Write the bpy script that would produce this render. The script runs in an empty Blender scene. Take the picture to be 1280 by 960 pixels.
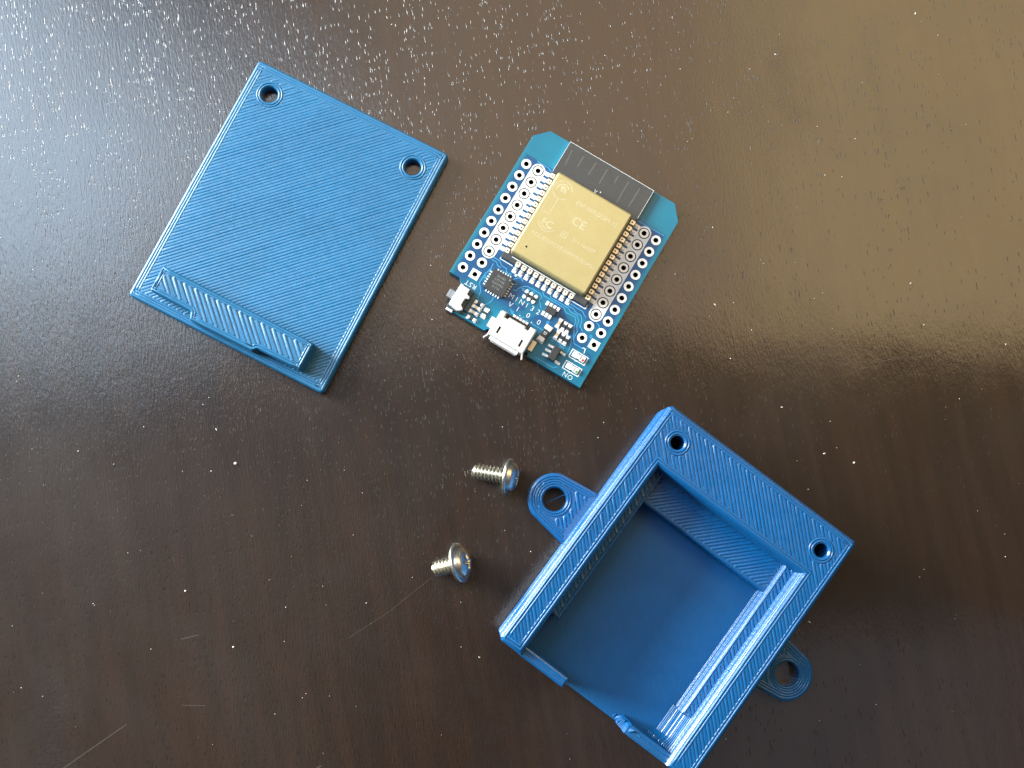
import bpy, bmesh, math, random
from math import sin, cos, pi, radians, hypot, atan2
from mathutils import Vector, Matrix, geometry
random.seed(7)
MM = 0.001
SC = bpy.context.scene
COL = SC.collection

# ------------------------------------------------------------------ camera
cam_data = bpy.data.cameras.new('camera')
cam = bpy.data.objects.new('camera', cam_data); COL.objects.link(cam)
Rw = Matrix(((0.999192342249476, -0.004387122537279511, -0.03994266322929757),
             (0.0, 0.9940221141915517, -0.10917891966015195),
             (0.0401828718486644, 0.10909074045949457, 0.9932192845268325)))
cam.matrix_world = Matrix.Translation(Vector((-8.16706920, -22.32379415, 203.08336927)) * MM) @ Rw.to_4x4()
cam_data.sensor_width = 36.0
cam_data.lens = 36.0 * 1395.0458 / 1280.0
cam_data.clip_start = 0.005
cam_data.clip_end = 20.0
SC.camera = cam

# ------------------------------------------------------------------ light
world = bpy.data.worlds.new('World'); SC.world = world
world.use_nodes = True
bg = world.node_tree.nodes['Background']
bg.inputs['Color'].default_value = (1.0, 0.82, 0.68, 1); bg.inputs['Strength'].default_value = 0.13

def area(name, loc, target, sx, sy, energy, color, spread=180):
    L = bpy.data.lights.new(name, 'AREA'); L.shape = 'RECTANGLE'; L.size = sx; L.size_y = sy
    L.energy = energy; L.color = color; L.spread = radians(spread)
    o = bpy.data.objects.new(name, L); COL.objects.link(o)
    o.location = loc
    d = Vector(target) - Vector(loc)
    o.rotation_euler = d.to_track_quat('-Z', 'Y').to_euler()
    return o
# tall daylight window to the left (upper left of the picture)
area('window_light', (-1.08, 0.52, 0.45), (0, 0, 0.0), 0.55, 0.50, 104, (0.90, 0.97, 0.97))
area('upper_window_light', (-0.99, 0.72, 1.62), (-0.1, 0.1, 0.0), 0.60, 1.2, 38, (0.58, 0.78, 1.0))
# sunlit cream ceiling / wall beyond the upper right
area('warm_ceiling_light', (0.93, 0.83, 1.6), (0.93, 0.83, 0.0), 1.00, 1.18, 23, (1.0, 0.73, 0.37))
area('dim_ceiling_light', (0.08, 0.78, 1.6), (0.08, 0.78, 0.0), 0.68, 1.02, 7.5, (1.0, 0.72, 0.47))
# fill lamps added so the finish mirrors a dim sheen at lower left and lower right
area('warm_fill_light', (-0.55, -0.26, 1.6), (-0.55, -0.26, 0.0), 0.80, 0.60, 1.1, (1.0, 0.76, 0.56))
area('cool_fill_light', (0.60, -0.42, 1.6), (0.60, -0.42, 0.0), 0.70, 0.40, 0.7, (0.72, 0.80, 1.0))
SC.view_settings.view_transform = 'Standard'
SC.view_settings.look = 'None'
SC.view_settings.exposure = -0.50
SC.view_settings.gamma = 1.0
SC.view_settings.use_curve_mapping = False
SC.render.engine = 'CYCLES'

# ------------------------------------------------------------------ node helpers
class NT:
    def __init__(s, name):
        s.m = bpy.data.materials.new(name); s.m.use_nodes = True
        s.t = s.m.node_tree; s.n = s.t.nodes; s.p = s.n['Principled BSDF']
    def new(s, ty, **kw):
        n = s.n.new(ty)
        for k, v in kw.items(): setattr(n, k, v)
        return n
    def put(s, sock, v):
        if isinstance(v, bpy.types.NodeSocket): s.t.links.new(v, sock)
        else:
            if sock.type == 'RGBA' and len(v) == 3: v = (*v, 1)
            sock.default_value = v
    def math(s, op, a, b=None, c=None, clamp=False):
        n = s.new('ShaderNodeMath', operation=op, use_clamp=clamp)
        s.put(n.inputs[0], a)
        if b is not None: s.put(n.inputs[1], b)
        if c is not None: s.put(n.inputs[2], c)
        return n.outputs[0]
    def co(s, kind='Object'):                       # coordinates in millimetres
        tc = s.new('ShaderNodeTexCoord')
        v = s.new('ShaderNodeVectorMath', operation='SCALE'); s.t.links.new(tc.outputs[kind], v.inputs[0]); v.inputs['Scale'].default_value = 1000
        return v.outputs[0]
    def mapping(s, vec, scale=(1, 1, 1), rot=(0, 0, 0), loc=(0, 0, 0)):
        m = s.new('ShaderNodeMapping'); s.t.links.new(vec, m.inputs[0])
        m.inputs['Scale'].default_value = scale; m.inputs['Rotation'].default_value = rot; m.inputs['Location'].default_value = loc
        return m.outputs[0]
    def noise(s, vec, scale, detail=2, rough=.5, dist=0.0):
        n = s.new('ShaderNodeTexNoise'); s.t.links.new(vec, n.inputs['Vector'])
        n.inputs['Scale'].default_value = scale; n.inputs['Detail'].default_value = detail; n.inputs['Roughness'].default_value = rough
        n.inputs['Distortion'].default_value = dist
        return n.outputs['Fac']
    def voro(s, vec, scale, feature='F1'):
        n = s.new('ShaderNodeTexVoronoi', feature=feature); s.t.links.new(vec, n.inputs['Vector']); n.inputs['Scale'].default_value = scale
        return n
    def smooth(s, v, lo, hi, a=0.0, b=1.0):
        n = s.new('ShaderNodeMapRange', interpolation_type='SMOOTHSTEP')
        s.put(n.inputs[0], v); n.inputs[1].default_value = lo; n.inputs[2].default_value = hi; n.inputs[3].default_value = a; n.inputs[4].default_value = b
        return n.outputs[0]
    def mix(s, f, a, b):
        n = s.new('ShaderNodeMix', data_type='RGBA'); s.put(n.inputs[0], f); s.put(n.inputs[6], a); s.put(n.inputs[7], b)
        return n.outputs[2]
    def bump(s, h, dist_mm, strength=1.0, normal=None):
        n = s.new('ShaderNodeBump'); s.put(n.inputs['Height'], h); n.inputs['Distance'].default_value = dist_mm * MM; n.inputs['Strength'].default_value = strength
        if normal is not None: s.t.links.new(normal, n.inputs['Normal'])
        return n.outputs[0]
    def xyz(s, v):
        n = s.new('ShaderNodeSeparateXYZ'); s.t.links.new(v, n.inputs[0]); return n.outputs
    def set(s, **kw):
        names = dict(color='Base Color', rough='Roughness', metal='Metallic', spec='Specular IOR Level', normal='Normal', coat='Coat Weight', coatr='Coat Roughness', coatn='Coat Normal', ior='IOR')
        for k, v in kw.items(): s.put(s.p.inputs[names[k]], v)
        return s.m

def simple(name, color, rough=.5, metal=0.0, var=.12, scale=1.5, bump=0.0, bscale=4.0, spec=.5):
    t = NT(name); co = t.co()
    n = t.noise(co, scale, 3, .6)
    c2 = tuple(max(0, c * (1 - var * 2)) for c in color); c3 = tuple(min(1, c * (1 + var)) for c in color)
    t.set(color=t.mix(n, c2, c3), metal=metal, spec=spec)
    t.put(t.p.inputs['Roughness'], t.smooth(t.noise(co, scale * 2.3, 2), .3, .7, max(.03, rough * .8), min(1, rough * 1.2)))
    if bump: t.set(normal=t.bump(t.noise(co, bscale, 3), bump))
    return t.m

# ------------------------------------------------------------------ materials
def plastic(name, angle, period, color=(0.012, 0.120, 0.345), amp=.05, layer=.30, spec=.75, lay_amp=.5, ro=(.24, .34)):
    """printed filament: diagonal infill ridges on level faces, layer lines on upright faces"""
    t = NT(name); co = t.co()
    x, y, z = t.xyz(co)[0:3]
    wob = t.math('MULTIPLY', t.math('SUBTRACT', t.noise(co, .22, 2), .5), .5)
    d = t.math('ADD', t.math('ADD', t.math('MULTIPLY', x, cos(angle)), t.math('MULTIPLY', y, sin(angle))), wob)
    ph = t.math('MULTIPLY', d, 2 * pi / period)
    ridge = t.math('POWER', t.math('ABSOLUTE', t.math('SINE', t.math('MULTIPLY', ph, .5))), .6)
    # each pass of the nozzle is laid a little higher or lower
    strip = t.math('FLOOR', t.math('DIVIDE', d, period))
    wn = t.new('ShaderNodeTexWhiteNoise', noise_dimensions='1D'); t.put(wn.inputs['W'], strip)
    along = t.math('ADD', t.math('MULTIPLY', x, -sin(angle)), t.math('MULTIPLY', y, cos(angle)))
    cx = t.new('ShaderNodeCombineXYZ'); t.put(cx.inputs[0], t.math('MULTIPLY', d, 2.4)); t.put(cx.inputs[1], t.math('MULTIPLY', along, .35))
    lump = t.noise(cx.outputs[0], 1.0, 2, .6)
    h_top = t.math('ADD', t.math('ADD', ridge, t.math('MULTIPLY', wn.outputs['Value'], .35)), t.math('MULTIPLY', lump, 1.0))
    # upright faces
    cz = t.new('ShaderNodeCombineXYZ'); t.put(cz.inputs[0], t.math('MULTIPLY', z, 1.9)); t.put(cz.inputs[1], t.math('MULTIPLY', x, .05)); t.put(cz.inputs[2], t.math('MULTIPLY', y, .05))
    lay = t.math('ADD', t.math('MULTIPLY', t.math('ABSOLUTE', t.math('SINE', t.math('MULTIPLY', z, pi / layer))), .8), t.math('MULTIPLY', t.noise(cz.outputs[0], 1.0, 3, .7), 3.0))
    lay = t.math('MULTIPLY', lay, lay_amp)
    g = t.new('ShaderNodeNewGeometry')
    tr = t.new('ShaderNodeVectorTransform', vector_type='NORMAL', convert_from='WORLD', convert_to='OBJECT'); t.t.links.new(g.outputs['True Normal'], tr.inputs[0])
    nz = t.math('ABSOLUTE', t.xyz(tr.outputs[0])[2])
    up = t.math('GREATER_THAN', nz, .75)
    hm = t.new('ShaderNodeMix', data_type='FLOAT'); t.put(hm.inputs[0], up); t.put(hm.inputs[2], lay); t.put(hm.inputs[3], h_top)
    fine = t.noise(co, 7.0, 3, .6)
    nrm = t.bump(t.math('ADD', hm.outputs[0], t.math('MULTIPLY', fine, .25)), amp)
    big = t.noise(co, .12, 3, .55)
    c = t.mix(t.smooth(big, .3, .7), tuple(v * .94 for v in color), tuple(min(1, v * 1.06) for v in color))
    t.set(color=c, normal=nrm, spec=spec)
    t.put(t.p.inputs['Roughness'], t.smooth(t.noise(co, .9, 3), .3, .7, ro[0], ro[1]))
    return t.m

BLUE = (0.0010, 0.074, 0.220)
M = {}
M['lid'] = plastic('blue_filament_diagonal', radians(135), .64, (0.008, 0.122, 0.265), amp=.02, ro=(.34, .46))  # paler than BLUE: window glare on the lid put into its base colour
M['block'] = plastic('blue_filament_block', radians(45), .95, (0.008, 0.122, 0.265), amp=.02, ro=(.34, .46))  # same glare-paled blue as the lid
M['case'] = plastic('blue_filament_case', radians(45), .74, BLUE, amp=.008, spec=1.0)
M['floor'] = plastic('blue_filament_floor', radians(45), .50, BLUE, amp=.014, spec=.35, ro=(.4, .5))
M['bead_lid'] = plastic('blue_filament_cover_passes', radians(80), 3.0, (0.008, 0.122, 0.265), amp=.012, lay_amp=.1, spec=.7, ro=(.32, .44))  # lid blue again, glare included in the colour
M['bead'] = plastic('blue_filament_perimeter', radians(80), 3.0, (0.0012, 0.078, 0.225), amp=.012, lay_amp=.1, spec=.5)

SMUDGE = [(50, 57, 12, 15), (-80, -61, 6, 14)]
def wood():
    t = NT('dark_espresso_wood'); co = t.co('Object')
    a = radians(-10)
    r = t.mapping(co, rot=(0, 0, a))
    # short open pores along the grain
    jit = t.noise(r, .35, 2)
    s1 = t.mapping(r, scale=(3.4, .40, 1)); v1 = t.voro(s1, 1.0)
    d1 = v1.outputs['Distance']; rnd = t.xyz(v1.outputs['Color'])[0]
    clump = t.smooth(t.noise(t.mapping(r, scale=(.16, .035, 1)), 1.0, 3, .6), .35, .62, .12, 1.0)
    clump = t.math('MULTIPLY', clump, t.smooth(t.xyz(co)[0], -10, 60, 1.0, .30))
    on1 = t.math('LESS_THAN', rnd, t.math('MULTIPLY', clump, .48))
    p1 = t.math('MULTIPLY', t.smooth(d1, .10, .26, 1, 0), on1)
    s2 = t.mapping(r, scale=(4.6, .62, 1), loc=(3.3, 7.1, 0)); v2 = t.voro(s2, 1.0)
    on2 = t.math('LESS_THAN', t.xyz(v2.outputs['Color'])[1], t.math('MULTIPLY', clump, .36))
    p2 = t.math('MULTIPLY', t.smooth(v2.outputs['Distance'], .12, .3, 1, 0), on2)
    s3 = t.mapping(r, scale=(1.5, .14, 1), loc=(9.1, 2.3, 0)); v3 = t.voro(s3, 1.0)
    on3 = t.math('LESS_THAN', t.xyz(v3.outputs['Color'])[2], t.math('MULTIPLY', clump, .22))
    p3 = t.math('MULTIPLY', t.smooth(v3.outputs['Distance'], .05, .13, 1, 0), on3)
    pores = t.math('MAXIMUM', t.math('MAXIMUM', p1, p2), p3)
    fig = t.noise(t.mapping(r, scale=(.35, .03, 1)), 1.0, 4, .6, .4)
    base = t.mix(t.smooth(fig, .3, .72), (0.0095, 0.0038, 0.0018), (0.0165, 0.0068, 0.0030))
    base = t.mix(pores, base, (0.006, 0.004, 0.003))
    peel = t.noise(co, 1.5, 4, .7)
    wave = t.noise(co, .045, 2, .5)
    streak = t.noise(t.mapping(r, scale=(2.2, .12, 1)), 1.0, 3, .65)
    n1 = t.bump(wave, .10)
    # the finish is worn smoother towards the right-hand side of the board
    wear = t.smooth(t.math('ADD', t.xyz(co)[0], t.math('MULTIPLY', t.noise(co, .02, 2), 30)), -45, 60, 1.0, .42)
    grainy = t.noise(t.mapping(r, scale=(3.2, .65, 1)), 1.0, 4, .62)
    fine = t.math('ADD', t.math('ADD', t.math('MULTIPLY', peel, .35), t.math('MULTIPLY', streak, .5)), t.math('MULTIPLY', grainy, 1.0))
    # greasy smudges left on the finish
    sx, sy, _z = t.xyz(co)[0:3]
    sm_ = None
    for (ux, uy, rx, ry) in SMUDGE:
        ddx = t.math('DIVIDE', t.math('SUBTRACT', sx, ux), rx); ddy = t.math('DIVIDE', t.math('SUBTRACT', sy, uy), ry)
        q = t.math('ADD', t.math('ADD', t.math('MULTIPLY', ddx, ddx), t.math('MULTIPLY', ddy, ddy)), t.math('MULTIPLY', t.noise(co, .16, 3), 1.6))
        q = t.smooth(q, .6, 1.7, 1, 0)
        sm_ = q if sm_ is None else t.math('MAXIMUM', sm_, q)
    sm_ = t.math('MULTIPLY', sm_, t.noise(t.mapping(co, scale=(.5, 1.3, 1)), 1.4, 3, .7))
    n2 = t.bump(t.math('MULTIPLY', fine, t.math('ADD', wear, t.math('MULTIPLY', sm_, .8))), .036, 1.0, n1)
    n2b = t.bump(t.math('MULTIPLY', t.math('MAXIMUM', p1, p3), -1.0), .024, 1.0, n2)
    n3 = t.bump(t.math('MULTIPLY', p2, -1.0), .022, 1.0, n2b)
    sm = t.smooth(t.noise(co, .03, 4, .65, .6), .35, .7)
    t.set(color=base, normal=n3, coat=1.0, coatn=n3, spec=.30)
    t.put(t.p.inputs['Roughness'], t.math('ADD', .40, t.math('MULTIPLY', sm, .12)))
    t.put(t.p.inputs['Coat Roughness'], t.math('ADD', t.math('ADD', .045, t.math('MULTIPLY', sm, .08)), t.math('ADD', t.math('MULTIPLY', sm_, .25), t.math('MULTIPLY', pores, .16))))
    return t.m
M['wood'] = wood()

def pcb():
    t = NT('blue_solder_mask'); co = t.co()
    x, y, z = t.xyz(co)[0:3]
    # copper poured under the mask down both pin rows and the middle; bare laminate at the rim and antenna end, the pale rim partly reflected light put into colour
    ax = t.math('ABSOLUTE', x)
    rim = t.smooth(t.math('ADD', ax, t.math('MULTIPLY', t.noise(co, .3, 1), .3)), 14.7, 15.5)
    top = t.smooth(y, 13.0, 13.3)
    bot = t.smooth(y, -15.2, -12.6, 1, 0)
    bare = t.math('MAXIMUM', t.math('MAXIMUM', rim, top), t.math('MULTIPLY', bot, .8))
    isl = t.smooth(t.noise(co, .35, 0), .52, .54)
    bare = t.math('MAXIMUM', bare, t.math('MULTIPLY', isl, t.math('MULTIPLY', t.math('LESS_THAN', y, -8.0), .6)))
    c = t.mix(bare, (0.002, 0.060, 0.165), (0.0, 0.148, 0.225))
    c = t.mix(t.smooth(t.noise(co, .2, 3), .3, .7, 0, .3), c, (0.003, 0.08, 0.17))
    t.set(color=c, rough=.34, spec=.4, normal=t.bump(t.noise(co, 3.0, 3), .006))
    return t.m
M['pcb'] = pcb()
M['pcb_edge'] = simple('laminate_edge', (0.12, 0.30, 0.30), .6)
M['trace'] = simple('trace_under_mask', (0.03, 0.28, 0.50), .35, var=.1)
M['tin'] = simple('tinned_pad', (0.74, 0.74, 0.73), .30, .1, var=.05, bump=.01)
M['silk'] = simple('white_silkscreen', (0.66, 0.67, 0.67), .6, 0, var=.05)
M['black_pcb'] = simple('black_module_mask', (0.042, 0.045, 0.048), .42, 0, var=.15)
M['black'] = simple('black_chip_epoxy', (0.030, 0.032, 0.034), .5, 0, var=.2, bump=.01, bscale=6)
M['antenna'] = simple('antenna_trace_under_mask', (0.085, 0.09, 0.085), .35, 0)
M['gap'] = simple('ring_print_and_hole_shade', (0.008, 0.010, 0.014), .8, spec=.2)  # printed rings, and painted shade inside the pin holes
M['gold'] = simple('gold_castellation', (0.93, 0.84, 0.68), .3, .35)
M['copper_pad'] = simple('gold_plated_pad', (0.95, 0.80, 0.62), .35, .2)
M['ceramic'] = simple('tan_ceramic', (0.50, 0.36, 0.22), .5)
M['glue'] = simple('dark_resin', (0.03, 0.05, 0.055), .45)
M['grey_plastic'] = simple('grey_plunger', (0.22, 0.23, 0.25), .5)
M['ink'] = simple('grey_chip_marking', (0.20, 0.21, 0.20), .6)
M['steel'] = simple('bright_stamped_steel', (0.74, 0.75, 0.75), .36, .55, var=.05, bump=.02, bscale=2.0)
M['socket_dark'] = simple('socket_cavity', (0.01, 0.01, 0.012), .5)
M['led'] = simple('clear_led_body', (0.85, 0.82, 0.78), .3)
M['led_red'] = simple('red_led_mark', (0.55, 0.04, 0.03), .4)
M['led_green'] = simple('green_led_mark', (0.03, 0.30, 0.08), .4)

def shield_mat():
    t = NT('champagne_nickel_shield'); co = t.co()
    n = t.noise(co, 2.6, 5, .75); n2 = t.noise(co, .25, 3, .6)
    c = t.mix(n2, (0.385, 0.325, 0.150), (0.45, 0.385, 0.19))
    c = t.mix(t.smooth(n, .58, .72, 0, .35), c, (0.50, 0.40, 0.20))
    sc = t.noise(t.mapping(co, scale=(.35, 5, 1), rot=(0, 0, .35)), 1.0, 3, .7)
    t.set(color=c, metal=.5, spec=.5, normal=t.bump(t.math('ADD', n, t.math('MULTIPLY', sc, .6)), .028))
    t.put(t.p.inputs['Roughness'], t.smooth(n, .3, .7, .36, .52))
    return t.m
M['shield'] = shield_mat()
M['etch'] = simple('laser_etched_mark', (0.56, 0.50, 0.32), .55, .2, var=.25, scale=2.2)

def screw_mat():
    t = NT('yellowish_zinc_steel'); co = t.co()
    c = t.mix(t.noise(co, .8, 3), (0.62, 0.58, 0.47), (0.80, 0.78, 0.70))
    t.set(color=c, metal=1.0, rough=.34, normal=t.bump(t.noise(co, 3.0, 3), .01))
    return t.m
M['screw'] = screw_mat()
M['dust'] = simple('pale_dust', (0.75, 0.72, 0.66), .8)
M['scratch'] = simple('fine_scratch', (0.05, 0.040, 0.030), .5)

# ------------------------------------------------------------------ mesh helpers (all in mm)
def link(name, me, parent=None, mat=None, smooth=False):
    if mat is not None and not me.materials: me.materials.append(mat)
    if smooth:
        for p in me.polygons: p.use_smooth = True
    o = bpy.data.objects.new(name, me); COL.objects.link(o)
    if parent is not None: o.parent = parent
    return o
def build(name, bm, parent=None, mat=None, smooth=False):
    me = bpy.data.meshes.new(name)
    bmesh.ops.scale(bm, vec=(MM, MM, MM), verts=bm.verts)
    bm.to_mesh(me); bm.free()
    return link(name, me, parent, mat, smooth)
def again(src, parent=None, loc=None, rot=None, name=None):
    o = src.copy(); COL.objects.link(o)
    o.parent = parent if parent is not None else src.parent
    if loc is not None: o.location = tuple(v * MM for v in loc)
    if rot is not None: o.rotation_euler = rot
    return o
def thing(name, label, cat, loc, rotz=0, group=None):
    o = bpy.data.objects.new(name, None); COL.objects.link(o); o.empty_display_size = .005
    o.location = tuple(v * MM for v in loc); o.rotation_euler = (0, 0, rotz)
    o['label'] = label; o['category'] = cat
    if group: o['group'] = group
    return o
def area2(p): return sum(p[i][0] * p[(i + 1) % len(p)][1] - p[(i + 1) % len(p)][0] * p[i][1] for i in range(len(p))) / 2
def offset(poly, d):
    """inward offset (counter-clockwise polygon) by d"""
    if area2(poly) < 0: poly = poly[::-1]
    out = []; n = len(poly)
    for i in range(n):
        p0, p1, p2 = Vector(poly[i - 1]), Vector(poly[i]), Vector(poly[(i + 1) % n])
        a = (p1 - p0).normalized(); b = (p2 - p1).normalized()
        na = Vector((-a.y, a.x)); nb = Vector((-b.y, b.x))
        m = (na + nb); k = 1 + na.dot(nb)
        out.append(tuple(p1 + m * (d / max(k, .35))))
    return out
def rnd(poly, r, seg=4):
    """round the corners of a polygon"""
    out = []; n = len(poly)
    for i in range(n):
        p0, p1, p2 = Vector(poly[i - 1]), Vector(poly[i]), Vector(poly[(i + 1) % n])
        a = (p0 - p1); b = (p2 - p1)
        t = min(r, a.length * .45, b.length * .45)
        A = p1 + a.normalized() * t; B = p1 + b.normalized() * t
        for k in range(seg + 1):
            s = k / seg
            out.append(tuple(A * (1 - s) ** 2 + p1 * 2 * s * (1 - s) + B * s * s))
    return out
def circ(x, y, r, n=24, a0=0): return [(x + r * cos(a0 + 2 * pi * i / n), y + r * sin(a0 + 2 * pi * i / n)) for i in range(n)]
def rect(x0, y0, x1, y1): return [(x0, y0), (x1, y0), (x1, y1), (x0, y1)]
def inside(p, poly):
    c = False; x, y = p
    for i in range(len(poly)):
        x1, y1 = poly[i]; x2, y2 = poly[i - 1]
        if (y1 > y) != (y2 > y) and x < (x2 - x1) * (y - y1) / (y2 - y1) + x1: c = not c
    return c
def cap(bm, outer, holes, z, up=True, zf=None):
    pts = []; edges = []
    for lp in [outer] + holes:
        b = len(pts); pts += [Vector(p) for p in lp]; edges += [(b + i, b + (i + 1) % len(lp)) for i in range(len(lp))]
    vs, es, fs, *_ = geometry.delaunay_2d_cdt(pts, edges, [], 0, 1e-6)
    bv = [bm.verts.new((v.x, v.y, zf(v.x, v.y) if zf else z)) for v in vs]
    for f in fs:
        c = (sum(vs[i].x for i in f) / len(f), sum(vs[i].y for i in f) / len(f))
        if not inside(c, outer) or any(inside(c, h) for h in holes): continue
        ff = [bv[i] for i in f]
        a = area2([(vs[i].x, vs[i].y) for i in f])
        if (a > 0) != up: ff.reverse()
        try: bm.faces.new(ff)
        except ValueError: pass
def wall(bm, lo, z0, hi, z1, hole=False):
    """side faces between two loops of equal length (outer loops counter-clockwise)"""
    n = len(lo)
    a = [bm.verts.new((p[0], p[1], z0)) for p in lo]; b = [bm.verts.new((p[0], p[1], z1)) for p in hi]
    for i in range(n):
        j = (i + 1) % n
        f = (a[i], a[j], b[j], b[i]) if not hole else (a[j], a[i], b[i], b[j])
        bm.faces.new(f)
def ccw(p): return p if area2(p) > 0 else p[::-1]
def prism(bm, outer, z0, z1, holes=(), top=True, bottom=False, ch=0.0, hch=0.0, layers=0.0, amp=.075):
    outer = ccw(outer); holes = [ccw(h) for h in holes]
    if layers:
        # each printed layer bulges out as its own rounded bead
        zt = z1 - ch; n = max(1, round((zt - z0) / layers)); dz = (zt - z0) / n
        prev = offset(outer, 0)
        for k in range(n):
            j = random.uniform(-.035, .035) + (random.random() < .12) * random.uniform(-.06, .04)
            pr = [(0, 0.0), (.2, .65), (.5, 1.0), (.8, .65), (1, 0.0)]
            lps = [(offset(outer, -(amp * v + j * (0 < v))), z0 + dz * (k + u)) for u, v in pr]
            for (a, za), (b, zb) in zip(lps, lps[1:]): wall(bm, a, za, b, zb)
    if layers and ch:
        t = offset(outer, ch); m = offset(outer, ch * .3)
        wall(bm, outer, z1 - ch, m, z1 - ch * .3); wall(bm, m, z1 - ch * .3, t, z1)
    elif layers: t = outer
    elif ch:
        m = offset(outer, ch * .3); t = offset(outer, ch)
        wall(bm, outer, z0, outer, z1 - ch); wall(bm, outer, z1 - ch, m, z1 - ch * .3); wall(bm, m, z1 - ch * .3, t, z1)
    else: t = outer; wall(bm, outer, z0, outer, z1)
    th = []
    for h in holes:
        if hch:
            o = offset(h, -hch); wall(bm, h, z0, h, z1 - hch, True); wall(bm, h, z1 - hch, o, z1, True); th.append(o)
        else: wall(bm, h, z0, h, z1, True); th.append(h)
    if top: cap(bm, t, th, z1, True)
    if bottom: cap(bm, outer, holes, z0, False)
def bead(bm, path, w, h, z, closed=True, ends=True):
    """half-round ridge of filament lying on level z along a path"""
    n = len(path); prof = [(-.5, -.25), (-.42, .35), (-.2, .85), (0, 1), (.2, .85), (.42, .35), (.5, -.25)]
    rows = []
    for i in range(n):
        p1 = Vector(path[i])
        p0 = Vector(path[i - 1]) if closed or i > 0 else p1; p2 = Vector(path[(i + 1) % n]) if closed or i < n - 1 else p1
        a = (p1 - p0).normalized() if (p1 - p0).length > 1e-6 else (p2 - p1).normalized()
        b = (p2 - p1).normalized() if (p2 - p1).length > 1e-6 else a
        na = Vector((-a.y, a.x)); nb = Vector((-b.y, b.x)); m = (na + nb) / max(.4, 1 + na.dot(nb))
        hj = h * random.uniform(.82, 1.12)
        rows.append([bm.verts.new((p1.x + m.x * s * w, p1.y + m.y * s * w, z + k * hj)) for s, k in prof])
    for i in range(n if closed else n - 1):
        r0, r1 = rows[i], rows[(i + 1) % n]
        for k in range(len(prof) - 1): bm.faces.new((r0[k + 1], r0[k], r1[k], r1[k + 1]))
def infill(bm, outer, holes, ang, pitch, w, h, z, inset=0.0):
    """parallel passes of the nozzle, clipped to the outline"""
    outer = offset(ccw(outer), inset) if inset else ccw(outer)
    c, s_ = cos(ang), sin(ang)
    rot = lambda p: (p[0] * c + p[1] * s_, -p[0] * s_ + p[1] * c)
    back = lambda p: (p[0] * c - p[1] * s_, p[0] * s_ + p[1] * c)
    loops = [[rot(p) for p in L] for L in [outer] + list(holes)]
    ys = [p[1] for p in loops[0]]; y = min(ys) + pitch * .5; k = 0
    while y < max(ys):
        xs = []
        for L in loops:
            for i in range(len(L)):
                a, b = L[i - 1], L[i]
                if (a[1] > y) != (b[1] > y): xs.append(a[0] + (y - a[1]) * (b[0] - a[0]) / (b[1] - a[1]))
        xs.sort()
        hl = h * random.uniform(.75, 1.2); dy = random.uniform(-.04, .04) * pitch
        for x0, x1 in zip(xs[::2], xs[1::2]):
            if x1 - x0 < .5: continue
            n = max(1, int((x1 - x0) / 2.5)); e = .18
            pth = [(x0 + (x1 - x0) * i / n, y + dy + random.uniform(-.02, .02)) for i in range(n + 1)]
            if k % 2: pth = [(x0 + .02, y + dy - pitch * .28), (x0 + e, y + dy)] + pth[1:]
            else: pth = pth[:-1] + [(x1 - e, y + dy), (x1 - .02, y + dy - pitch * .28)]
            bead(bm, [back(p) for p in pth], w, hl, z, False)
        y += pitch; k += 1
def fine(o):
    o['kind'] = 'stuff'; return o
def densify(path, step=1.6, closed=True, j=.02):
    out = []; n = len(path)
    for i in range(n if closed else n - 1):
        a, b = Vector(path[i]), Vector(path[(i + 1) % n]); k = max(1, int((b - a).length / step))
        for s in range(k):
            p = a.lerp(b, s / k); out.append((p.x + random.uniform(-j, j), p.y + random.uniform(-j, j)))
    if not closed: out.append(path[-1])
    return out
def box(bm, x0, y0, z0, x1, y1, z1, b=0.0, rz=0):
    before = set(bm.verts)
    m = Matrix.Translation(((x0 + x1) / 2, (y0 + y1) / 2, (z0 + z1) / 2)) @ Matrix.Rotation(rz, 4, 'Z') @ Matrix.Diagonal((x1 - x0, y1 - y0, z1 - z0, 1))
    r = bmesh.ops.create_cube(bm, size=1, matrix=m)
    if b:
        es = list({e for v in r['verts'] for e in v.link_edges})
        bmesh.ops.bevel(bm, geom=es, offset=b, segments=2, affect='EDGES', profile=.6)
def box_obj(name, parent, mat, x0, y0, z0, x1, y1, z1, b=0.0, rz=0):
    """box whose origin sits at its own centre"""
    bm = bmesh.new(); w, d, h = x1 - x0, y1 - y0, z1 - z0
    box(bm, -w / 2, -d / 2, -h / 2, w / 2, d / 2, h / 2, b)
    o = build(name, bm, parent, mat)
    o.location = ((x0 + x1) / 2 * MM, (y0 + y1) / 2 * MM, (z0 + z1) / 2 * MM); o.rotation_euler = (0, 0, rz)
    return o
def ribbon(bm, path, w, z, h=.02):
    """thin raised flat strip along a polyline"""
    n = len(path); L = []; Rr = []
    for i in range(n):
        p1 = Vector(path[i]); p0 = Vector(path[max(0, i - 1)]); p2 = Vector(path[min(n - 1, i + 1)])
        a = (p1 - p0).normalized() if i > 0 else (p2 - p1).normalized(); b = (p2 - p1).normalized() if i < n - 1 else a
        na = Vector((-a.y, a.x)); nb = Vector((-b.y, b.x)); m = (na + nb) / max(.5, 1 + na.dot(nb)) * (w / 2)
        L.append(tuple(p1 + m)); Rr.append(tuple(p1 - m))
    prism(bm, L + Rr[::-1], z, z + h)
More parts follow.
